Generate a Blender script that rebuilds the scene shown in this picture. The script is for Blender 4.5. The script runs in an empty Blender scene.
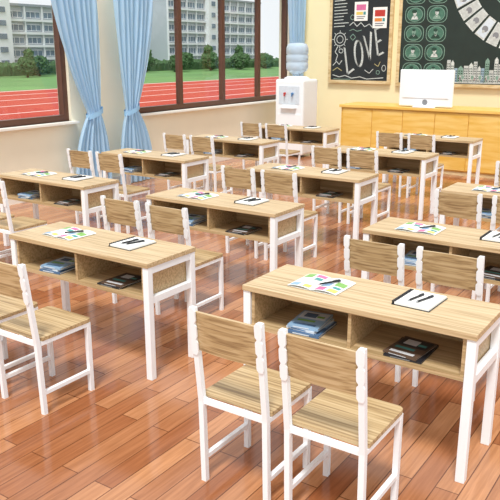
import bpy, bmesh, math, random
from mathutils import Vector, Matrix, noise
random.seed(4)
S = bpy.context.scene; C = S.collection
S.view_settings.view_transform = 'Standard'
PI = math.pi

# ------------------------------------------------------------------ materials
def lin(h):
    h = h.lstrip('#'); v = [int(h[i:i+2], 16)/255 for i in (0, 2, 4)]
    return tuple((c/12.92 if c <= .04045 else ((c+.055)/1.055)**2.4) for c in v) + (1,)

def base(name):
    m = bpy.data.materials.new(name); m.use_nodes = True
    nt = m.node_tree; p = nt.nodes['Principled BSDF']
    return m, nt, p

def plain(name, hx, rough=.5, var=.06, scale=8, spec=.5, metal=0):
    m, nt, p = base(name)
    c = lin(hx)
    tc = nt.nodes.new('ShaderNodeTexCoord'); n = nt.nodes.new('ShaderNodeTexNoise')
    n.inputs['Scale'].default_value = scale
    r = nt.nodes.new('ShaderNodeValToRGB')
    r.color_ramp.elements[0].position = .3; r.color_ramp.elements[1].position = .7
    r.color_ramp.elements[0].color = tuple(x*(1-var) for x in c[:3])+(1,)
    r.color_ramp.elements[1].color = tuple(min(1, x*(1+var*.5)) for x in c[:3])+(1,)
    nt.links.new(tc.outputs['Object'], n.inputs['Vector']); nt.links.new(n.outputs['Fac'], r.inputs['Fac'])
    nt.links.new(r.outputs['Color'], p.inputs['Base Color'])
    p.inputs['Roughness'].default_value = rough; p.inputs['Metallic'].default_value = metal
    p.inputs['Specular IOR Level'].default_value = spec
    return m

def wood(name, dark, mid, light, sc=(1.2, 26, 26), rough=.42, lo=.34, hi=.64):
    m, nt, p = base(name)
    tc = nt.nodes.new('ShaderNodeTexCoord'); mp = nt.nodes.new('ShaderNodeMapping')
    oi = nt.nodes.new('ShaderNodeObjectInfo')
    ad = nt.nodes.new('ShaderNodeVectorMath'); ad.operation = 'ADD'
    mu = nt.nodes.new('ShaderNodeMath'); mu.operation = 'MULTIPLY'; mu.inputs[1].default_value = 7
    nt.links.new(oi.outputs['Random'], mu.inputs[0])
    nt.links.new(tc.outputs['Object'], ad.inputs[0]); nt.links.new(mu.outputs[0], ad.inputs[1])
    mp.inputs['Scale'].default_value = sc
    nt.links.new(ad.outputs[0], mp.inputs['Vector'])
    n = nt.nodes.new('ShaderNodeTexNoise'); n.inputs['Scale'].default_value = 1.6
    n.inputs['Detail'].default_value = 6; n.inputs['Distortion'].default_value = .4
    nt.links.new(mp.outputs[0], n.inputs['Vector'])
    r = nt.nodes.new('ShaderNodeValToRGB'); e = r.color_ramp.elements
    e[0].position = lo; e[0].color = lin(dark); e[1].position = hi; e[1].color = lin(light)
    k = e.new(.48); k.color = lin(mid)
    nt.links.new(n.outputs['Fac'], r.inputs['Fac']); nt.links.new(r.outputs['Color'], p.inputs['Base Color'])
    p.inputs['Roughness'].default_value = rough
    return m

M = {}
M['top'] = wood('tan_wood_top', '#a78d66', '#c4aa82', '#d3bb95', sc=(1.2, 50, 50), lo=.36, hi=.62)
M['seat'] = wood('tan_wood_seat', '#927753', '#b5996e', '#c8af86', sc=(1.2, 52, 52), lo=.36, hi=.62)
M['cubby'] = wood('tan_wood_cubby', '#a48961', '#ba9f75', '#caaf87', sc=(1.2, 46, 46), lo=.36, hi=.62)
M['podium'] = wood('honey_wood', '#d9a540', '#e2b250', '#eabf64', sc=(1.2, 9, 9), rough=.35)
M['podium_light'] = wood('golden_wood', '#e4b552', '#ebc064', '#f1cc7a', sc=(1.2, 9, 9), rough=.35)
M['frame_wood'] = wood('board_frame_wood', '#c4a672', '#d6bd8c', '#e4cfa4', sc=(3, 12, 12))
M['white'] = plain('white_enamel', '#f5f9fc', .3, .01)
M['plastic'] = plain('white_plastic', '#f3f8fb', .35, .01)
M['paper'] = plain('paper', '#f5f5f0', .7, .03, 30)
M['black'] = plain('black_plastic', '#17171a', .35, .1)
M['metal'] = plain('silver_metal', '#b9bcc0', .25, .05, metal=.8)
M['brown'] = plain('brown_window_frame', '#5f3c2c', .4, .1)
M['wallL'] = plain('pale_plaster', '#f7f0d8', .8, .02, 3)
M['wallF'] = plain('cream_plaster', '#fbedc0', .8, .02, 3)
M['sill'] = plain('white_sill', '#f5f3ea', .5, .03)
for k, h in dict(pink='#d8719f', green='#82b35e', blue='#4f7fb0', navy='#4f6d90', sky='#8fb3d2', yellow='#e6cd6c', orange='#e08a3c', red='#c0392f', teal='#4c9795',
                 palb='#d3dee7', dark='#24252b', brownp='#5e4a3c', lgrey='#d0d3d6', mgrey='#85888c').items():
    M[k] = plain('print_'+k, h, .5, .08, 25)
M['chalkboard'] = plain('chalkboard_black', '#23292c', .75, .2, 3)
M['chalkgreen'] = plain('chalkboard_green', '#22302b', .75, .2, 3)
M['chalk'] = plain('white_chalk', '#d3d9d5', .9, .3, 40)
M['chalkt'] = plain('teal_chalk', '#86a697', .9, .25, 40)
M['cell'] = plain('deep_green_chalk', '#2a453a', .9, .25, 15)
M['cell2'] = plain('mid_green_chalk', '#4f7a68', .9, .25, 15)
M['tile_grey'] = plain('pale_grey_tile', '#c5cac7', .9, .15, 20)
M['chalky'] = plain('yellow_chalk', '#c9bf88', .9, .15, 40)
M['chalkp'] = plain('pink_chalk', '#c0949c', .9, .15, 40)
M['chalkb'] = plain('blue_chalk', '#9ab3c4', .9, .15, 40)
M['grass'] = plain('grass', '#628c4b', .9, .25, .15)
M['track'] = plain('red_track', '#b54a3c', .9, .08, .6, spec=.1)
M['line'] = plain('white_line', '#ece3dc', .8, .03)
M['leaf'] = plain('tree_leaves', '#436338', .9, .5, 3.5)
M['trunk'] = plain('tree_bark', '#5a4634', .9, .2)
M['bwall'] = plain('grey_facade', '#b0b8bf', .8, .06, .3)
M['bwall2'] = plain('pale_facade', '#dde1e4', .8, .05, .3)
M['bwin'] = plain('facade_glass', '#6d7f8f', .4, .35, .35)
M['broof'] = plain('roof_grey', '#9299a0', .8, .06)

# floor of glossy reddish planks running along Y
m, nt, p = base('plank_floor')
tc = nt.nodes.new('ShaderNodeTexCoord'); mp = nt.nodes.new('ShaderNodeMapping')
mp.inputs['Rotation'].default_value = (0, 0, PI/2)
br = nt.nodes.new('ShaderNodeTexBrick'); br.offset = .37; br.offset_frequency = 2
br.inputs['Color1'].default_value = lin('#955a38'); br.inputs['Color2'].default_value = lin('#c08960')
br.inputs['Mortar'].default_value = lin('#6e4229')
br.inputs['Scale'].default_value = 1; br.inputs['Mortar Size'].default_value = .003; br.inputs['Mortar Smooth'].default_value = .1
br.inputs['Brick Width'].default_value = .85; br.inputs['Row Height'].default_value = .112
m2 = nt.nodes.new('ShaderNodeMapping'); m2.inputs['Scale'].default_value = (28, 1.6, 1)
n = nt.nodes.new('ShaderNodeTexNoise'); n.inputs['Scale'].default_value = 2; n.inputs['Detail'].default_value = 7; n.inputs['Distortion'].default_value = .4
r = nt.nodes.new('ShaderNodeValToRGB')
r.color_ramp.elements[0].position = .33; r.color_ramp.elements[0].color = (.78, .73, .69, 1)
r.color_ramp.elements[1].position = .66; r.color_ramp.elements[1].color = (1.06, 1.06, 1.06, 1)
mx = nt.nodes.new('ShaderNodeMix'); mx.data_type = 'RGBA'; mx.blend_type = 'MULTIPLY'; mx.inputs[0].default_value = 1
nt.links.new(tc.outputs['Object'], mp.inputs['Vector']); nt.links.new(mp.outputs[0], br.inputs['Vector'])
nt.links.new(tc.outputs['Object'], m2.inputs['Vector']); nt.links.new(m2.outputs[0], n.inputs['Vector'])
nt.links.new(n.outputs['Fac'], r.inputs['Fac'])
nt.links.new(br.outputs['Color'], mx.inputs[6]); nt.links.new(r.outputs['Color'], mx.inputs[7])
nt.links.new(mx.outputs[2], p.inputs['Base Color'])
p.inputs['Roughness'].default_value = .13; p.inputs['Specular IOR Level'].default_value = .46
M['floor'] = m

# curtain cloth: diffuse with some translucency
m, nt, p = base('blue_curtain')
out = nt.nodes['Material Output']
tr = nt.nodes.new('ShaderNodeBsdfTranslucent'); tr.inputs['Color'].default_value = lin('#cbe6fa')
ms = nt.nodes.new('ShaderNodeMixShader'); ms.inputs[0].default_value = .42
tc = nt.nodes.new('ShaderNodeTexCoord'); n = nt.nodes.new('ShaderNodeTexNoise'); n.inputs['Scale'].default_value = 5
r = nt.nodes.new('ShaderNodeValToRGB'); r.color_ramp.elements[0].color = lin('#b8dbf4'); r.color_ramp.elements[1].color = lin('#cce6f9')
nt.links.new(tc.outputs['Object'], n.inputs['Vector']); nt.links.new(n.outputs['Fac'], r.inputs['Fac'])
nt.links.new(r.outputs['Color'], p.inputs['Base Color']); p.inputs['Roughness'].default_value = .8
nt.links.new(p.outputs[0], ms.inputs[1]); nt.links.new(tr.outputs[0], ms.inputs[2]); nt.links.new(ms.outputs[0], out.inputs['Surface'])
M['curtain'] = m
M['tie'] = plain('tieback_blue', '#98c6ea', .7, .08)

# window glass
m, nt, p = base('window_glass')
out = nt.nodes['Material Output']
t = nt.nodes.new('ShaderNodeBsdfTransparent'); g = nt.nodes.new('ShaderNodeBsdfGlossy'); g.inputs['Roughness'].default_value = .03
t.inputs['Color'].default_value = (.97, .985, .99, 1)
ms = nt.nodes.new('ShaderNodeMixShader'); ms.inputs[0].default_value = .03
nt.links.new(t.outputs[0], ms.inputs[1]); nt.links.new(g.outputs[0], ms.inputs[2]); nt.links.new(ms.outputs[0], out.inputs['Surface'])
M['glass'] = m

# clear bluish water bottle
m, nt, p = base('water_bottle_plastic')
tc = nt.nodes.new('ShaderNodeTexCoord'); n = nt.nodes.new('ShaderNodeTexNoise'); n.inputs['Scale'].default_value = 4
r = nt.nodes.new('ShaderNodeValToRGB'); r.color_ramp.elements[0].color = lin('#c6dcee'); r.color_ramp.elements[1].color = lin('#e4f0f9')
nt.links.new(tc.outputs['Object'], n.inputs['Vector']); nt.links.new(n.outputs['Fac'], r.inputs['Fac'])
nt.links.new(r.outputs['Color'], p.inputs['Base Color'])
p.inputs['Roughness'].default_value = .08; p.inputs['Transmission Weight'].default_value = .38; p.inputs['IOR'].default_value = 1.18
M['bottle'] = m

# ------------------------------------------------------------------ mesh helpers
class MB:
    def __init__(s): s.bm = bmesh.new()
    def _mi(s, verts, mi):
        for f in {f for v in verts for f in v.link_faces}: f.material_index = mi
    def box(s, x0, x1, y0, y1, z0, z1, mi=0, bev=0):
        r = bmesh.ops.create_cube(s.bm, size=1)['verts']
        for v in r:
            v.co = Vector(((x0+x1)/2+v.co.x*(x1-x0), (y0+y1)/2+v.co.y*(y1-y0), (z0+z1)/2+v.co.z*(z1-z0)))
        s._mi(r, mi)
        if bev:
            ed = list({e for v in r for e in v.link_edges})
            bmesh.ops.bevel(s.bm, geom=ed, offset=bev, segments=2, affect='EDGES', profile=.6)
        return s
    def prism(s, pts, off, mi=0):
        off = Vector(off)
        a = [s.bm.verts.new(Vector(p)) for p in pts]; b = [s.bm.verts.new(Vector(p)+off) for p in pts]
        fs = [s.bm.faces.new(a), s.bm.faces.new(b[::-1])]
        k = len(pts)
        for i in range(k): fs.append(s.bm.faces.new((a[i], b[i], b[(i+1) % k], a[(i+1) % k])))
        for f in fs: f.material_index = mi
        bmesh.ops.recalc_face_normals(s.bm, faces=fs)
        return s
    def cyl(s, p, q, r0, r1=None, n=16, mi=0):
        p = Vector(p); q = Vector(q); r1 = r0 if r1 is None else r1
        mat = Matrix.Translation((p+q)/2) @ (q-p).to_track_quat('Z', 'Y').to_matrix().to_4x4()
        r = bmesh.ops.create_cone(s.bm, cap_ends=True, segments=n, radius1=r0, radius2=r1, depth=(q-p).length, matrix=mat)['verts']
        s._mi(r, mi); return s
    def lathe(s, prof, n=28, c=(0, 0), mi=0):
        rings = []
        for r, z in prof:
            rings.append([s.bm.verts.new((c[0]+r*math.cos(2*PI*i/n), c[1]+r*math.sin(2*PI*i/n), z)) for i in range(n)])
        for a, b in zip(rings, rings[1:]):
            for i in range(n):
                f = s.bm.faces.new((a[i], a[(i+1) % n], b[(i+1) % n], b[i])); f.material_index = mi; f.smooth = True
        s.bm.faces.new(rings[0][::-1]).material_index = mi; s.bm.faces.new(rings[-1]).material_index = mi
        return s
    def grid(s, x0, x1, y0, y1, zf, nx=6, ny=1, mi=0):
        vs = [[s.bm.verts.new((x0+(x1-x0)*i/nx, y0+(y1-y0)*j/ny, zf(x0+(x1-x0)*i/nx))) for i in range(nx+1)] for j in range(ny+1)]
        for j in range(ny):
            for i in range(nx):
                f = s.bm.faces.new((vs[j][i], vs[j][i+1], vs[j+1][i+1], vs[j+1][i])); f.material_index = mi
        return s
    def build(s, name, mats, parent=None, smooth=False):
        me = bpy.data.meshes.new(name); s.bm.to_mesh(me); s.bm.free()
        if not isinstance(mats, (list, tuple)): mats = [mats]
        for k in mats: me.materials.append(M[k])
        if smooth:
            for pl in me.polygons: pl.use_smooth = True
        o = bpy.data.objects.new(name, me); C.objects.link(o)
        if parent: o.parent = parent
        return o

def empty(name, loc=(0, 0, 0), rz=0):
    o = bpy.data.objects.new(name, None); C.objects.link(o); o.empty_display_size = .1
    o.location = loc; o.rotation_euler = (0, 0, rz); return o
def tag(o, label, cat, group=None):
    o['label'] = label; o['category'] = cat
    if group: o['group'] = group
    return o
def struct(o, label=None):
    o['kind'] = 'structure'
    if label: o['label'] = label
    return o
def copy_tree(o, parent=None):
    c = o.copy(); C.objects.link(c)
    if parent: c.parent = parent
    for ch in list(o.children): copy_tree(ch, c)
    return c

# ------------------------------------------------------------------ room
WX, FY = -7.7, 13.2         # window wall plane, front wall plane
struct(MB().box(WX-.25, 3.5, -1.0, FY+.2, -.1, 0).build('floor', 'floor'))
W1 = (3.9, 6.95); W2 = (8.3, 12.85); ZS, ZT = 1.0, 3.1
b = MB()
b.box(WX-.25, WX, -1.0, FY+.2, 0, ZS); b.box(WX-.25, WX, -1.0, FY+.2, ZT, 3.6)
for a, c in ((-1.0, W1[0]), (W1[1], W2[0]), (W2[1], FY+.2)): b.box(WX-.25, WX, a, c, ZS, ZT)
struct(b.build('wall_left', 'wallL'))
struct(MB().box(WX, 3.5, FY, FY+.2, 0, 3.6).build('wall_front', 'wallF'))
struct(MB().box(WX, WX+.015, -1.0, FY, 0, .1).build('baseboard_left', 'sill'))
struct(MB().box(WX+.015, 3.5, FY-.015, FY, 0, .1).build('baseboard_front', 'sill'))
for i, (W, mul) in enumerate(((W1, (5.42,)), (W2, (9.45, 10.66, 11.82)))):
    w = struct(empty(f'window_{i+1}', (WX-.1, W[0], ZS)))
    L = W[1]-W[0]; H = ZT-ZS
    f = MB(); t = .085
    f.box(-.05, .05, 0, L, 0, t); f.box(-.05, .05, 0, L, H-t, H); f.box(-.05, .05, 0, t, t, H-t); f.box(-.05, .05, L-t, L, t, H-t)
    f.build('window_frame', 'brown', w)
    ys = [0]+[q-W[0] for q in mul]+[L]
    for q in ys[1:-1]:
        MB().box(-.04, .04, q-.045, q+.045, t, H-t).build('mullion', 'brown', w)
    for a, c in zip(ys, ys[1:]):
        MB().box(-.004, .004, a+.04, c-.04, t*.8, H-t*.8).build('pane', 'glass', w)
    MB().box(.05, .2, -.05, L+.05, -.03, .0).build('window_sill', 'sill', w)

# ------------------------------------------------------------------ curtains
def curtain(label, top, tie, bot, xc, zt=3.35, ztie=1.1, zb=.02, npl=8):
    root = empty('curtain', (xc, (tie[0]+tie[1])/2, 0)); cy = (tie[0]+tie[1])/2
    b = MB(); nu, nz = npl*10, 56; rows = []
    for j in range(nz+1):
        z = zb+(zt-zb)*j/nz
        if z >= ztie:
            t = (z-ztie)/(zt-ztie); k = 1-(1-t)**2.0; ref = top
        else:
            t = (ztie-z)/(ztie-zb); k = 1-(1-t)**2.6; ref = bot
        y0 = tie[0]+(ref[0]-tie[0])*k; y1 = tie[1]+(ref[1]-tie[1])*k
        amp = .026+.03*k
        rows.append([b.bm.verts.new((amp*math.sin(2*PI*npl*u/nu+.6*math.sin(z*1.3))+.014*math.sin(5*PI*u/nu+z*2), y0+(y1-y0)*u/nu-cy, z)) for u in range(nu+1)])
    for a, c in zip(rows, rows[1:]):
        for u in range(nu): b.bm.faces.new((a[u], a[u+1], c[u+1], c[u]))
    b.build('cloth', 'curtain', root, True)
    w = (tie[1]-tie[0])/2+.03
    q = MB(); n = 28
    pts = [(.08*math.cos(2*PI*i/n), w*math.sin(2*PI*i/n)) for i in range(n)]
    lo = [q.bm.verts.new((x, y, ztie-.035+.05*(y/w))) for x, y in pts]; hi = [q.bm.verts.new((x, y, ztie+.035+.05*(y/w))) for x, y in pts]
    for i in range(n): q.bm.faces.new((lo[i], lo[(i+1) % n], hi[(i+1) % n], hi[i]))
    q.build('tieback', 'tie', root, True)
    tag(root, label, 'curtain', 'light blue curtains at the windows')
curtain('light blue tied-back curtain at the right edge of the left window', (6.48, 7.34), (7.06, 7.3), (6.74, 7.46), WX+.22)
curtain('light blue tied-back curtain at the left edge of the wide window', (7.66, 8.54), (7.82, 8.06), (7.62, 8.38), WX+.22)
curtain('light blue curtain at the far end of the wide window behind the dispenser', (12.45, 13.08), (12.8, 13.06), (12.7, 13.08), WX+.2)

# ------------------------------------------------------------------ student desk
LD, DD, HD = 1.25, .46, .75
def make_desk():
    r = empty('student_desk')
    h = LD/2
    MB().box(-h, h, 0, DD, HD-.03, HD, bev=.003).build('tabletop', 'top', r)
    MB().box(-h+.048, h-.048, .012, DD-.03, .51, .533).build('shelf', 'cubby', r)
    MB().box(-h+.048, h-.048, DD-.048, DD-.03, .533, HD-.03).build('back_panel', 'cubby', r)
    for s in (-1, 1): MB().box(s*(h-.057)-.009, s*(h-.057)+.009, .02, DD-.048, .533, HD-.03).build('side_panel', 'cubby', r)
    MB().box(-.009, .009, .02, DD-.048, .533, HD-.03).build('divider', 'cubby', r)
    for s in (-1, 1):
        x = s*(h-.024)
        for y in (.028, DD-.028):
            MB().box(x-.0215, x+.0215, y-.0215, y+.0215, 0, HD-.03, bev=.003).build('leg', 'white', r)
        MB().box(x-.018, x+.018, .05, DD-.05, HD-.072, HD-.032).build('end_rail', 'white', r)
        MB().box(x-.018, x+.018, .05, DD-.05, .49, .53).build('end_rail', 'white', r)
    MB().box(-h+.048, h-.048, DD-.046, DD-.016, .475, .509).build('long_rail', 'white', r)
    return r

# ------------------------------------------------------------------ chair, facing +Y
def make_chair():
    r = empty('classroom_chair'); hw = .172
    yl = lambda z: -.185-.05*max(0, z-.42)/.45-.012*(z/.42 if z < .42 else 1)
    pts = []
    for cx, cy, a0 in ((.185-.03, .195-.03, 0), (-.185+.03, .195-.03, 90), (-.185+.015, -.175+.015, 180), (.185-.015, -.175+.015, 270)):
        rad = .03 if cy > 0 else .015
        for k in range(5):
            a = math.radians(a0+k*22.5); pts.append((cx+rad*math.cos(a), cy+rad*math.sin(a), .432))
    MB().prism(pts, (0, 0, .02)).build('seat', 'seat', r)
    b = MB(); n = 10; rows = []
    za, zc = .682, .866
    for z in (za, zc):
        for dy in (.0, .014):
            rows.append([b.bm.verts.new((-hw+.004+(2*hw-.008)*i/n, yl(z)-.004+dy-.014*(1-((2*i/n)-1)**2), z+(.006*(1-((2*i/n)-1)**2) if z == zc else 0))) for i in range(n+1)])
    A, B_, C_, D_ = rows
    for i in range(n):
        for u, v in ((A, C_), (D_, B_), (C_, D_), (B_, A)): b.bm.faces.new((u[i], u[i+1], v[i+1], v[i]))
    for i in (0, n): b.bm.faces.new((A[i], B_[i], D_[i], C_[i]))
    bmesh.ops.recalc_face_normals(b.bm, faces=b.bm.faces)
    b.build('backrest', 'seat', r)
    for s in (-1, 1):
        x = s*hw; t = .026
        q = MB(); prof = [(yl(z), z) for z in (0, .42, .64, .885)]
        poly = [(x-t/2, y-t/2, z) for y, z in prof]+[(x-t/2, y+t/2, z) for y, z in reversed(prof)]
        q.prism(poly, (t, 0, 0)); q.build('rear_leg', 'white', r)
        # flat white clip with a few shallow notches, holding the back board
        o_, i_ = [], []
        N = 48
        for k in range(N+1):
            z = .66+.228*k/N; ph = 1-max(0, math.cos(2*PI*3*k/N))**4
            o_.append((x+s*(.010+.006*ph), yl(z)-.018, z)); i_.append((x-s*(.010+.009*ph), yl(z)-.018, z))
        MB().prism(o_+i_[::-1], (0, .008, 0)).build('back_clip', 'white', r)
        MB().box(x-t/2, x+t/2, .155, .181, 0, .43).build('front_leg', 'white', r)
        MB().box(x-.011, x+.011, -.18, .155, .408, .431).build('seat_rail', 'white', r)
        MB().box(x-.011, x+.011, -.178, .156, .115, .137).build('stretcher', 'white', r)
    MB().box(-hw+.013, hw-.013, .158, .178, .405, .43).build('cross_rail', 'white', r)
    MB().box(-hw+.013, hw-.013, -.2, -.18, .405, .43).build('cross_rail', 'white', r)
    return r

# ------------------------------------------------------------------ desk clutter
def make_magazine():          # open spread .29 x .235, origin at centre
    r = empty('open_magazine')
    zf = lambda x: .003+.014*math.sin(min(1, abs(x)/.145)*PI)**.8*.7+.001
    for nm, s in (('left_page', -1), ('right_page', 1)):
        b = MB(); b.grid(min(0, s*.145), max(0, s*.145), -.1175, .1175, zf, 10, 1, 0)
        b.grid(min(0, s*.145), max(0, s*.145), -.1175, .1175, lambda x: .0005, 10, 1, 0)
        b.grid(-.001 if s < 0 else 0, 0 if s < 0 else .001, -.1175, .1175, lambda x: zf(x)+.001, 1, 1, 3)
        rects = ([(-.135, -.085, .045, .108, 1), (-.072, -.016, .07, .108, 2), (-.135, -.085, -.108, -.06, 4), (-.06, -.018, -.105, -.065, 5), (-.06, -.018, .025, .06, 6)]+[(-.13, -.02-(k % 3)*.02, .018-.012*k, .0205-.012*k, 3) for k in range(6)]
                 if s < 0 else [(.078, .136, -.01, .046, 1), (.015, .065, -.04, .02, 4), (.015, .065, -.108, -.055, 2), (.082, .134, -.108, -.065, 5), (.088, .132, -.055, -.025, 6)]+[(.015, .13-(k % 3)*.02, .1-.012*k, .1025-.012*k, 3) for k in range(5)])
        for x0, x1, y0, y1, mi in rects: b.grid(x0, x1, y0, y1, lambda x: zf(x)+.0012, 5, 1, mi)
        b.build(nm, ['paper', 'green', 'pink', 'mgrey', 'sky', 'yellow', 'teal'], r)
    return r
def make_notebook():          # .19 x .235, .015 thick, dark cover edge showing all round
    r = empty('notebook')
    b = MB(); b.box(-.098, .098, -.1205, .1205, 0, .003, bev=.0008); b.build('cover', 'black', r)
    MB().box(-.084, .093, -.115, .115, .003, .014).build('pages', 'paper', r)
    b = MB()
    for k in range(14):
        y = -.105+.21*k/13
        b.box(-.1, -.08, y-.0035, y+.0035, .002, .0175)
    b.build('spiral', 'dark', r)
    b = MB()
    for k in range(9): b.box(-.06, .075, .085-.02*k, .0872-.02*k, .014, .0143)
    b.build('ruled_lines', 'lgrey', r)
    return r
def make_pen():               # along Y, length .15
    r = empty('pen'); z = .0056
    MB().cyl((0, -.055, z), (0, .03, z), .0052, n=10).build('barrel', 'black', r)
    MB().cyl((0, .03, z), (0, .072, z), .0058, n=10).box(-.0018, .0018, .03, .066, .011, .013).build('cap', 'dark', r)
    MB().cyl((0, -.07, z), (0, -.055, z), .001, .0048, n=10).build('tip', 'metal', r)
    return r
def make_book(cover, prints, name='textbook', w=.19, d=.25, t=.013, spine='paper'):
    r = empty(name)
    b = MB(); b.box(-w/2, w/2, -d/2, d/2, 0, .002); b.box(-w/2, w/2, -d/2, d/2, t-.002, t); b.box(-w/2, w/2, -d/2, -d/2+.002, .002, t-.002)
    b.build('cover', cover, r)
    MB().box(-w/2+.003, w/2-.003, -d/2+.003, d/2-.003, .002, t-.002).build('pages', 'paper', r)
    b = MB(); e = .0006
    b.box(-w*.44, w*.44, d*.02, d*.44, t, t+e, 0); b.box(-w*.3, w*.1, d*.1, d*.36, t+e, t+2*e, 1); b.box(w*.12, w*.36, d*.14, d*.24, t+e, t+2*e, 2)
    b.box(-w*.38, w*.2, -d*.16, -d*.06, t, t+e, 2); b.box(-w*.38, w*.34, -d*.4, -d*.3, t, t+e, 1)
    b.build('cover_print', prints, r)
    MB().box(-w*.32, w*.2, -d/2-.0008, -d/2, t*.3, t*.72).build('spine_print', spine, r)
    return r

bpy.context.view_layer.update()
ORD = ['', 'first', 'second', 'third', 'fourth', 'fifth']
COLN = {'A': 'right', 'B': 'middle', 'C': 'window'}
POS = {('A', 1): (-1.415, 2.95), ('A', 2): (-1.415, 4.43), ('A', 3): (-1.43, 6.15), ('A', 4): (-1.45, 7.95),
       ('B', 1): (-3.34, 2.95), ('B', 2): (-3.45, 4.48), ('B', 3): (-3.56, 6.18), ('B', 4): (-3.57, 7.97), ('B', 5): (-3.58, 9.8),
       ('C', 2): (-5.46, 4.45), ('C', 3): (-5.73, 6.2), ('C', 4): (-5.86, 8.0), ('C', 5): (-5.88, 9.85)}
protos = {}
def inst(key, maker, loc, rz=0):
    if key not in protos: protos[key] = o = maker()
    else: o = copy_tree(protos[key])
    o.location = loc; o.rotation_euler = (0, 0, rz)
    return o
rnd = random.Random(11)
BK = [('bottom dark blue', 'navy', ['sky', 'paper', 'yellow'], .18, .24), ('middle blue-white', 'palb', ['teal', 'navy', 'pink'], .165, .225), ('topmost grey-blue', 'sky', ['palb', 'navy', 'green'], .17, .235)]
for (col, row), (cx, fy) in POS.items():
    k = row-1 if col == 'C' else row
    where = f'{ORD[k]} desk from camera, {COLN[col]} column'
    d = inst('desk', make_desk, (cx, fy, 0))
    far = 1.05 if (row >= 3 or (col, row) == ('B', 2)) else 1.0      # the rear desks are the slightly longer model
    d.scale = (far, 1, 1)
    tag(d, f'tan wood double desk with white legs, {ORD[k]} from camera in the {COLN[col]} column', 'desk', 'double student desks')
    for side, dx in (('left', -.2275), ('right', .2275)):
        c = inst('chair', make_chair, (cx+dx-(.05 if far > 1 else 0), fy-.45, 0))
        tag(c, f'{side} tan wood and white metal chair at {where}', 'chair', 'classroom chairs pulled up to the desks')
    if (col, row) == ('A', 4): continue
    j = lambda a: rnd.uniform(-a, a)
    a = j(.06)
    mg = inst('mag', make_magazine, (cx-.275+j(.015), fy+.225+j(.01), HD+.0005), a)
    tag(mg, f'open coloured magazine on left half of {where}', 'magazine', 'open magazines on the desks')
    p = inst('pen', make_pen, (mg.location.x+.045, mg.location.y-.005, HD+.0178), -.5+j(.2))
    tag(p, f'black pen on the open magazine, {where}', 'pen', 'black pens on the desks')
    nb = inst('note', make_notebook, (cx+.255+j(.015), fy+.275+j(.01), HD+.0005), j(.06))
    tag(nb, f'white spiral notebook under two pens, {where}', 'notebook', 'notebooks on the desks')
    for side, dx, an in (('left', -.02, -.22), ('right', .025, -.3)):
        p = inst('pen', make_pen, (nb.location.x+dx, nb.location.y-.01, HD+.015), an+j(.06))
        tag(p, f'{side} black pen on the spiral notebook, {where}', 'pen', 'black pens on the desks')
    for q, (nm, cv, ar, w_, d_) in enumerate(BK):
        bk = inst('book'+str(q), lambda: make_book(cv, ar, w=w_, d=d_, spine='palb' if q != 1 else 'blue'), (cx-.28+j(.012), fy+.15+j(.008), .5335+.0145*q), j(.08)+(.1, -.04, .06)[q])
        tag(bk, f'{nm} book stacked in left cubby, {where}', 'book', 'blue books in the left cubbies')
    bk = inst('dbook', lambda: make_book('dark', ['brownp', 'mgrey', 'orange'], 'magazine', .19, .25, .009, 'mgrey'), (cx+.27+j(.01), fy+.155, .5335), j(.08))
    tag(bk, f'dark magazine in right cubby, {where}', 'magazine', 'dark magazines in the right cubbies')
    bk = inst('dbook2', lambda: make_book('brownp', ['dark', 'lgrey', 'teal'], 'magazine', .175, .235, .008, 'lgrey'), (cx+.275+j(.01), fy+.155, .5335+.0105), j(.1))
    tag(bk, f'brown magazine atop the dark one, right cubby, {where}', 'magazine', 'brown magazines in the right cubbies')

# ------------------------------------------------------------------ teacher's podium + monitor
r = empty('teacher_desk', (-4.3, 11.3, 0))
h = 1.42
MB().box(-h, h, .04, .7, .06, 1.0).build('body', 'podium', r)
MB().box(-h-.03, h+.03, 0, .75, 1.0, 1.05, bev=.008).build('desktop', 'podium_light', r)
MB().box(-h+.03, h-.03, .05, .68, 0, .06).build('plinth', 'frame_wood', r)
for k in range(5):
    x0 = -h+.04+k*.552
    MB().box(x0, x0+.54, .026, .04, .08, .985, bev=.003).build('front_panel', 'podium_light', r)
tag(r, 'long golden yellow wooden teacher desk in front of the boards', 'desk')
r = empty('computer_monitor', (-4.24, 11.42, 1.05))
MB().box(-.45, .45, -.03, .03, .015, .6, bev=.015).build('screen_case', 'plastic', r)
MB().box(-.39, .39, -.04, -.03, .15, .56, bev=.004).build('back_cover', 'white', r)
MB().box(-.18, .18, -.12, .12, 0, .018, bev=.006).build('foot', 'plastic', r)
MB().cyl((0, -.03, .085), (0, -.036, .085), .045, n=24).build('round_emblem', 'mgrey', r)
tag(r, 'white computer monitor seen from behind on the teacher desk', 'monitor')

# ------------------------------------------------------------------ water dispenser
r = empty('water_dispenser', (-6.96, 11.9, 0)); r.scale = (.92, .92, .98)
MB().box(-.33, .33, -.3, .3, .04, 1.46, bev=.04).build('body', 'plastic', r)
MB().box(-.24, .24, -.308, -.298, 1.0, 1.34, bev=.005).build('front_panel', 'palb', r)
MB().box(-.27, .27, -.308, -.298, .12, .82, bev=.005).build('lower_door', 'white', r)
MB().box(-.18, .18, -.37, -.3, .92, .95, bev=.008).build('drip_tray', 'plastic', r)
for x, c in ((-.09, 'red'), (.09, 'blue')):
    MB().cyl((x, -.35, 1.2), (x, -.3, 1.2), .022, n=12).cyl((x, -.35, 1.15), (x, -.35, 1.205), .014, n=12).build('tap', c, r)
for s in (-1, 1):
    for y in (-.22, .22): MB().cyl((s*.26, y, 0), (s*.26, y, .045), .03, n=10).build('foot', 'black', r)
MB().lathe([(.25, 1.455), (.26, 1.48), (.2, 1.51), (.12, 1.52)]).build('collar', 'plastic', r)
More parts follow.
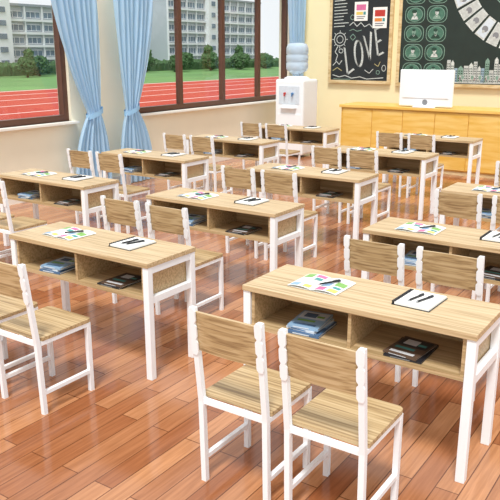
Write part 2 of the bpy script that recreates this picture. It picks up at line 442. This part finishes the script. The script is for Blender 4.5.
MB().lathe([(.06, 1.51), (.08, 1.55), (.205, 1.62), (.225, 1.66), (.225, 1.76), (.212, 1.775), (.225, 1.79), (.225, 1.9), (.212, 1.915), (.225, 1.93), (.225, 2.04), (.19, 2.11), (.08, 2.13)]).build('water_bottle', 'bottle', r)
tag(r, 'white water dispenser with pale blue bottle on top in the front corner', 'water dispenser')

# ------------------------------------------------------------------ chalkboards
class Art(MB):
    def rect(s, a, b, c, d, mi=0, lay=1):
        y = -.002*lay
        f = s.bm.faces.new([s.bm.verts.new(v) for v in ((a, y, c), (b, y, c), (b, y, d), (a, y, d))]); f.material_index = mi; return s
    def line(s, p, q, w=.012, mi=0, lay=1):
        p = Vector((p[0], 0, p[1])); q = Vector((q[0], 0, q[1])); d = (q-p).normalized(); nn = Vector((-d.z, 0, d.x))*w/2; o = Vector((0, -.002*lay, 0))
        f = s.bm.faces.new([s.bm.verts.new(v+o) for v in (p-nn, q-nn, q+nn, p+nn)]); f.material_index = mi; return s
    def path(s, pts, w=.012, mi=0, lay=1):
        for p, q in zip(pts, pts[1:]): s.line(p, q, w, mi, lay)
        return s
    def poly(s, pts, mi=0, lay=1):
        f = s.bm.faces.new([s.bm.verts.new((a, -.002*lay, b)) for a, b in pts]); f.material_index = mi; return s
    def ell(s, a, b, ra, rb, mi=0, lay=1, n=24): return s.poly([(a+ra*math.cos(2*PI*i/n), b+rb*math.sin(2*PI*i/n)) for i in range(n)], mi, lay)
    def ring(s, a, b, ra, rb, w=.012, mi=0, lay=1, n=28, a0=0, a1=2*PI):
        for i in range(n):
            u = a0+(a1-a0)*i/n; v = a0+(a1-a0)*(i+1)/n
            s.poly([(a+ra*math.cos(u), b+rb*math.sin(u)), (a+ra*math.cos(v), b+rb*math.sin(v)), (a+(ra-w)*math.cos(v), b+(rb-w)*math.sin(v)), (a+(ra-w)*math.cos(u), b+(rb-w)*math.sin(u))], mi, lay)
        return s
    def rrect(s, x0, x1, z0, z1, rad, mi, lay):
        pts = []
        for cx_, cz_, a0 in ((x1-rad, z1-rad, 0), (x0+rad, z1-rad, 90), (x0+rad, z0+rad, 180), (x1-rad, z0+rad, 270)):
            for q in range(5):
                an = math.radians(a0+22.5*q); pts.append((cx_+rad*math.cos(an), cz_+rad*math.sin(an)))
        return s.poly(pts, mi, lay)

def board(x0, x1, z0, z1, surf, label):
    r = empty('chalkboard', (x0, FY-.05, z0)); w, h_ = x1-x0, z1-z0; t = .06
    MB().box(t, w-t, 0, .045, t, h_-t).build('writing_surface', surf, r)
    f = MB(); f.box(0, w, -.015, .048, 0, t); f.box(0, w, -.015, .048, h_-t, h_); f.box(0, t, -.015, .048, t, h_-t); f.box(w-t, w, -.015, .048, t, h_-t)
    f.build('frame', 'frame_wood', r)
    tag(r, label, 'chalkboard', 'framed chalkboards on the front wall')
    return r
ZB, ZH = 1.32, 3.2
r1 = board(-6.96, -5.62, ZB, ZH, 'chalkboard', 'narrow black chalkboard with white lettering, nearer the windows')
rr = random.Random(3)
def doodle(fn, name='chalk_doodle', mats=('chalk', 'chalkt', 'chalky'), par=None):
    a = Art(); fn(a); return a.build(name, list(mats), par or r1)
def notes(a):
    for k in range(9):
        z = 1.56-.06*k; a.line((.1, z), (.1+rr.uniform(.2, .34), z+.012), .014, 0)
doodle(notes, 'chalk_notes')
def flower(a):
    a.ring(.24, .84, .13, .13, .014); a.ring(.24, .84, .075, .075, .012); a.path([(.2, .71), (.14, .6), (.2, .54), (.16, .42)], .014)
    for k in range(8): a.line((.24+.12*math.cos(k*PI/4), .84+.12*math.sin(k*PI/4)), (.24+.17*math.cos(k*PI/4), .84+.17*math.sin(k*PI/4)), .012)
doodle(flower, 'chalk_flower')
doodle(lambda a: a.path([(.44, 1.1), (.52, 1.16), (.6, 1.08), (.68, 1.15), (.76, 1.07), (.86, 1.12), (.92, 1.06)], .014))
doodle(lambda a: a.path([(.44, 1.0), (.52, 1.03), (.6, .99), (.7, 1.01)], .012, 1))
doodle(lambda a: a.ring(.5, 1.25, .05, .05, .012, 1))
doodle(lambda a: a.ring(.27, .62, .05, .045, .012, 0))
doodle(lambda a: a.path([(.1, .34), (.18, .42), (.24, .36), (.3, .44)], .013, 0))
doodle(lambda a: a.path([(.1, .24), (.2, .3), (.3, .24)], .012, 2))
doodle(lambda a: a.path([(.1, .16), (.25, .12), (.38, .15), (.52, .1), (.7, .13), (.85, .09), (1.2, .12)], .014))
doodle(lambda a: a.path([(.12, .085), (.3, .075), (.5, .08)], .01, 1))
doodle(lambda a: a.ring(1.2, .3, .045, .06, .01, 0))
doodle(lambda a: a.ring(1.08, .22, .04, .04, .01, 1))
doodle(lambda a: a.path([(.8, .26), (.9, .2), (.98, .28)], .012, 0))
doodle(lambda a: a.path([(1.0, .38), (1.08, .33), (1.12, .42)], .01, 2))
doodle(lambda a: a.path([(.46, .88), (.52, .94), (.58, .88), (.52, .82), (.46, .88)], .012, 1))
# tall narrow slanted hand drawn capitals at the lower right, each gone over twice with the chalk
a = Art(); ang = .48; sx, sz = .92, 1.36; o0 = (.42, .18)
for off, w_ in ((0, .022), (.018, .014), (-.012, .008)):
    def P(pts): return [(o0[0]+off+x*sx*math.cos(ang)-y*sz*math.sin(ang)*.3, o0[1]-off*.5+x*sx*math.sin(ang)+y*sz*math.cos(ang)) for x, y in pts]
    a.path(P([(0, .42), (.01, 0), (.18, .02)]), w_)
    a.path(P([(.33+.095*math.cos(2*PI*k/20), .21+.2*math.sin(2*PI*k/20)) for k in range(21)]), w_)
    a.path(P([(.5, .42), (.59, .02), (.68, .42)]), w_)
    a.path(P([(.92, .41), (.78, .42), (.79, .02), (.93, .02)]), w_); a.path(P([(.79, .22), (.9, .22)]), w_)
a.build('chalk_lettering', ['chalk'], r1)
for nm, x0, x1, z0, z1, c2, c3 in (('white and pink paper note pinned at top of the narrow black chalkboard', -6.42, -6.14, 2.5, 2.85, 'pink', 'yellow'),
                             ('white and red picture card pinned at right of the narrow black chalkboard', -6.03, -5.74, 2.36, 2.74, 'red', 'orange')):
    o = empty('pinned_paper', (x0, FY-.061, z0)); w, h_ = x1-x0, z1-z0
    MB().box(0, w, 0, .004, 0, h_).build('sheet', 'paper', o)
    q = Art(); q.rect(.04, w-.04, h_*.56, h_-.05, 0); q.rect(.05, w-.08, h_*.1, h_*.15, 1); q.rect(.05, w-.05, h_*.2, h_*.25, 1); q.rect(.04, w-.1, h_*.32, h_*.48, 2); q.rect(w-.09, w-.04, h_*.32, h_*.48, 3)
    q.build('print', [c2, 'mgrey', c3, 'teal'], o); tag(o, nm, 'paper', 'papers pinned to the chalkboard')
r2 = board(-5.5, -2.7, ZB-.02, ZH, 'chalkgreen', 'wide green chalkboard covered in chalk picture tiles and a picture wheel')
for i in range(2):
    for k in range(5):
        x0 = .12+i*.42; z0 = .13+k*.335; v_ = (i*2+k) % 4
        a = Art(); cx_, cz_ = x0+.19, z0+.15
        a.rrect(x0, x0+.38, z0, z0+.3, .11, 1, 1); a.rrect(x0+.011, x0+.369, z0+.011, z0+.289, .1, 2, 2)
        a.ell(cx_, cz_, .15, .125, 3, 3); a.ring(cx_, cz_, .15, .125, .009, 1, 4)
        # a chalk portrait: shoulders, collar, head, hair and features, a little different on each tile
        sw = (.09, .08, .095, .07)[v_]
        a.poly([(cx_-sw, cz_-.085), (cx_+sw, cz_-.085), (cx_+sw*.7, cz_-.035), (cx_+.02, cz_-.015), (cx_-.02, cz_-.015), (cx_-sw*.7, cz_-.035)], (2, 1, 2, 0)[v_], 5)
        a.path([(cx_-.02, cz_-.02), (cx_, cz_-.05), (cx_+.02, cz_-.02)], .007, 0 if v_ != 3 else 2, 6)
        a.ell(cx_, cz_+.03, (.036, .033, .04, .035)[v_], .046, (1, 0, 1, 0)[v_], 6, 16); a.ell(cx_+(-.006, .006, 0, -.01)[v_], cz_+(.06, .064, .066, .058)[v_], (.04, .045, .034, .05)[v_], (.028, .022, .02, .03)[v_], 2, 7, 14)
        for e in (-.013, .013): a.ell(cx_+e, cz_+.03, .005, .004, 2, 8, 8)
        a.line((cx_-.01, cz_+.008), (cx_+.01, cz_+.008), .004 if v_ != 2 else .014, 2, 8)
        a.build('chalk_tile', ['chalk', 'chalkt', 'cell', 'cell2'], r2)
a = Art(); cx_, cz_ = 2.32, 2.0
N_ = 34; RO, RI = 1.38, 1.0; RM = (RO+RI)/2+.02
for k in range(N_):
    u = PI*.75+k*2*PI/N_; v = u+2*PI/N_*.82
    for ro, ri, mi, lay in ((RO, RI, 0, 1), (RO-.03, RI+.03, 1, 2)):
        e = .013 if mi else 0
        zs = [cz_+ro*math.sin(u), cz_+ro*math.sin(v)]; xs = [cx_+ro*math.cos(u), cx_+ro*math.cos(v)]
        if min(zs) < .1 or max(zs) > 1.8 or max(xs) > 2.72: continue
        a.poly([(cx_+ro*math.cos(u+e), cz_+ro*math.sin(u+e)), (cx_+ro*math.cos(v-e), cz_+ro*math.sin(v-e)), (cx_+ri*math.cos(v-e), cz_+ri*math.sin(v-e)), (cx_+ri*math.cos(u+e), cz_+ri*math.sin(u+e))], mi if k % 3 else mi*2, lay)
        if mi:
            m_ = (u+v)/2; a.ell(cx_+RM*math.cos(m_), cz_+RM*math.sin(m_), .055, .055, 4, 3, 12); a.ell(cx_+(RM+.05)*math.cos(m_), cz_+(RM+.05)*math.sin(m_), .026, .026, 1, 4, 10)
a.ring(cx_, cz_, .74, .74, .014, 3, 1, 28, PI*1.1, PI*1.65)
a.build('picture_wheel', ['chalk', 'tile_grey', 'palb', 'chalkt', 'mgrey'], r2)
a = Art(); rr = random.Random(8); x0 = .98; k = 0
while x0 < 2.62:                     # a dense drawn skyline with trees and figures in front
    w = rr.uniform(.055, .1); hh = rr.uniform(.2, .4); c = (6, 0, 4, 1, 6, 0)[k % 6]
    a.poly([(x0, .09), (x0+w, .09), (x0+w, .09+hh), (x0+w/2, .09+hh+(.05 if k % 2 else 0)), (x0, .09+hh)], c)
    for q in range(int(hh/.045)):
        for xx in (.15, .58): a.rect(x0+w*xx, x0+w*(xx+.26), .11+.042*q, .13+.042*q, 5, 2)
    if k % 2: a.line((x0+w, .09), (x0+w, .16), .012, 0, 3); a.ell(x0+w, .18, .035, .045, 1, 4, 12); a.ring(x0+w, .18, .035, .045, .007, 0, 5, 14)
    if k % 3 == 0: a.ell(x0+w*.5, .2, .016, .018, 0, 5, 10); a.line((x0+w*.5, .18), (x0+w*.5, .12), .012, 3, 4); a.path([(x0+w*.3, .09), (x0+w*.5, .13), (x0+w*.7, .09)], .009, 0, 4)
    x0 += w+.008; k += 1
a.line((.96, .085), (2.72, .085), .018, 0)
a.build('chalk_skyline', ['chalk', 'chalkt', 'chalky', 'chalkp', 'chalkb', 'cell', 'tile_grey'], r2)

# ------------------------------------------------------------------ outside
GZ = -1.5
struct(MB().box(-190, -8.2, -40, 260, GZ-.2, GZ).build('grass_field', 'grass'), 'green sports field outside the windows')
struct(MB().box(-53, -15, -40, 260, GZ, GZ+.02).build('running_track', 'track'), 'red running track outside the windows')
b = MB()
for k in range(8): b.box(-52.6+k*4.7, -52.6+k*4.7+(.35 if k == 0 else .16), -40, 260, GZ+.02, GZ+.03)
struct(b.build('track_line', 'line'), 'white lane lines on the running track')
def building(y0, y1, x, hgt, nf, ncol, mat, label, towers=()):
    r = empty('building', (x, (y0+y1)/2, GZ)); w = (y1-y0)/2
    MB().box(-14, 0, -w, w, 0, hgt).build('wall', mat, r)
    MB().box(-14.2, .35, -w-.3, w+.3, hgt, hgt+.35).build('roof', 'broof', r)
    fh = (hgt-.6)/nf; cw = 2*w/ncol
    for c in range(ncol):
        if c in towers:
            MB().box(0, 1.2, -w+cw*c, -w+cw*(c+1), 0, hgt+1.2).build('stair_tower', 'bwall2', r)
            for f in range(nf): MB().box(1.15, 1.3, -w+cw*(c+.3), -w+cw*(c+.7), 1.4+fh*f, 1.4+fh*f+fh*.4).build('window', 'bwin', r)
            continue
        for f in range(nf):
            ya = -w+cw*(c+.08); yb = ya+cw*.84; za = .8+fh*f; zb = za+fh*.52
            fr = MB(); t = .08
            fr.box(-.05, .14, ya, ya+t, za, zb); fr.box(-.05, .14, yb-t, yb, za, zb); fr.box(-.05, .14, ya, yb, za, za+t); fr.box(-.05, .14, ya, yb, zb-t, zb)
            for q in (.33, .66): fr.box(-.05, .12, ya+(yb-ya)*q-.035, ya+(yb-ya)*q+.035, za, zb)
            fo = fr.build('window', 'bwall2', r)
            MB().box(-.1, .08, ya, yb, za, zb).build('window_pane', 'bwin', fo)
        MB().box(0, .3, -w+cw*c-.12, -w+cw*c+.12, 0, hgt).build('pilaster', 'bwall2', r)
    for f in range(nf): MB().box(0, .4, -w, w, .3+fh*f, .66+fh*f).build('ledge', 'bwall2', r)
    tag(r, label, 'building', 'school buildings beyond the track')
building(46, 78, -88, 9.6, 5, 10, 'bwall', 'grey school building with white bands seen through the left window', (6,))
building(88, 104, -95, 9.6, 4, 5, 'bwall2', 'pale building at left in the wide window')
building(106, 137, -90, 13.2, 6, 11, 'bwall', 'tall grey school building in the wide window', (4,))
def make_tree(seed, tall):
    r = empty('tree')
    b = MB(); rg = random.Random(seed)
    for k in range(26):
        t = rg.random(); sp = (1.35 if not tall else .95)*(1-.55*abs(t-.35))
        c = Vector((rg.uniform(-sp, sp), rg.uniform(-sp, sp), (.8+1.6*t) if not tall else (1.0+2.5*t))); rad = rg.uniform(.4, .7)
        vs = bmesh.ops.create_icosphere(b.bm, subdivisions=3, radius=rad)['verts']
        for v in vs: v.co = c+v.co*(1+.7*noise.noise(v.co*5.3+c*3))
    b.build('crown', 'leaf', r); MB().cyl((0, 0, 0), (0, 0, 1.3), .2, .13, 10).build('trunk', 'trunk', r)
    return r
for i, (lab, ys) in enumerate((('left', (59, 63.5, 68, 72.5, 77)), ('wide', (90, 94.5, 99, 103.5, 108, 112.5, 117, 121.5, 126, 130.5)))):
    for k, y in enumerate(ys):
        tl = (k+i) % 3 == 1
        o = inst('tree_tall' if tl else 'tree', lambda: make_tree(8 if tl else 5, tl), (-80+(1.8 if k % 2 else -1.2), y, GZ), random.uniform(0, 6))
        s = random.uniform(.85, 1.12); o.scale = (s, s, s)
        n_ = ['first', 'second', 'third', 'fourth', 'fifth', 'sixth', 'seventh', 'eighth', 'ninth', 'tenth'][k]
        tag(o, f'{n_} green bushy tree from the left seen through the {lab} window', 'tree', 'trees beyond the running track')
# a continuous clipped hedge behind the trees
b = MB(); nn = 260
rows = []
for prof in ((0, 0), (0, 1.3), (.5, 1.75), (1.2, 1.75), (1.6, 1.2), (1.6, 0)):
    rows.append([b.bm.verts.new((-prof[0]+.35*noise.noise(Vector((prof[1]*2, k*.9, 1)))*(prof[1] > 0), 100*k/nn, prof[1]*(1+.3*noise.noise(Vector((prof[0], k*.55, 5)))))) for k in range(nn+1)])
for p_, q_ in zip(rows, rows[1:]):
    for k in range(nn): b.bm.faces.new((p_[k], p_[k+1], q_[k+1], q_[k]))
o = b.build('hedge', 'leaf'); o.location = (-84.6, 42, GZ)
tag(o, 'long green hedge running behind the trees at the foot of the buildings', 'hedge')

# ------------------------------------------------------------------ light + camera
w = bpy.data.worlds.new('World'); S.world = w; w.use_nodes = True
bg = w.node_tree.nodes['Background']; bg.inputs[0].default_value = (.975, .985, 1, 1); bg.inputs[1].default_value = 1.03
sun = bpy.data.lights.new('sun', 'SUN'); sun.energy = 3.1; sun.angle = math.radians(12); sun.color = (1, .985, .955)
so = bpy.data.objects.new('sun', sun); C.objects.link(so)
so.rotation_euler = Vector((-.2, .5, -1)).to_track_quat('-Z', 'Y').to_euler()
cam = bpy.data.cameras.new('camera'); cam.sensor_width = 36; cam.lens = 710/500*36; cam.clip_end = 600
co = bpy.data.objects.new('camera', cam); C.objects.link(co)
co.location = (0, 0, 1.95); co.rotation_euler = (math.radians(90-15.7), 0, math.radians(34))
S.camera = co
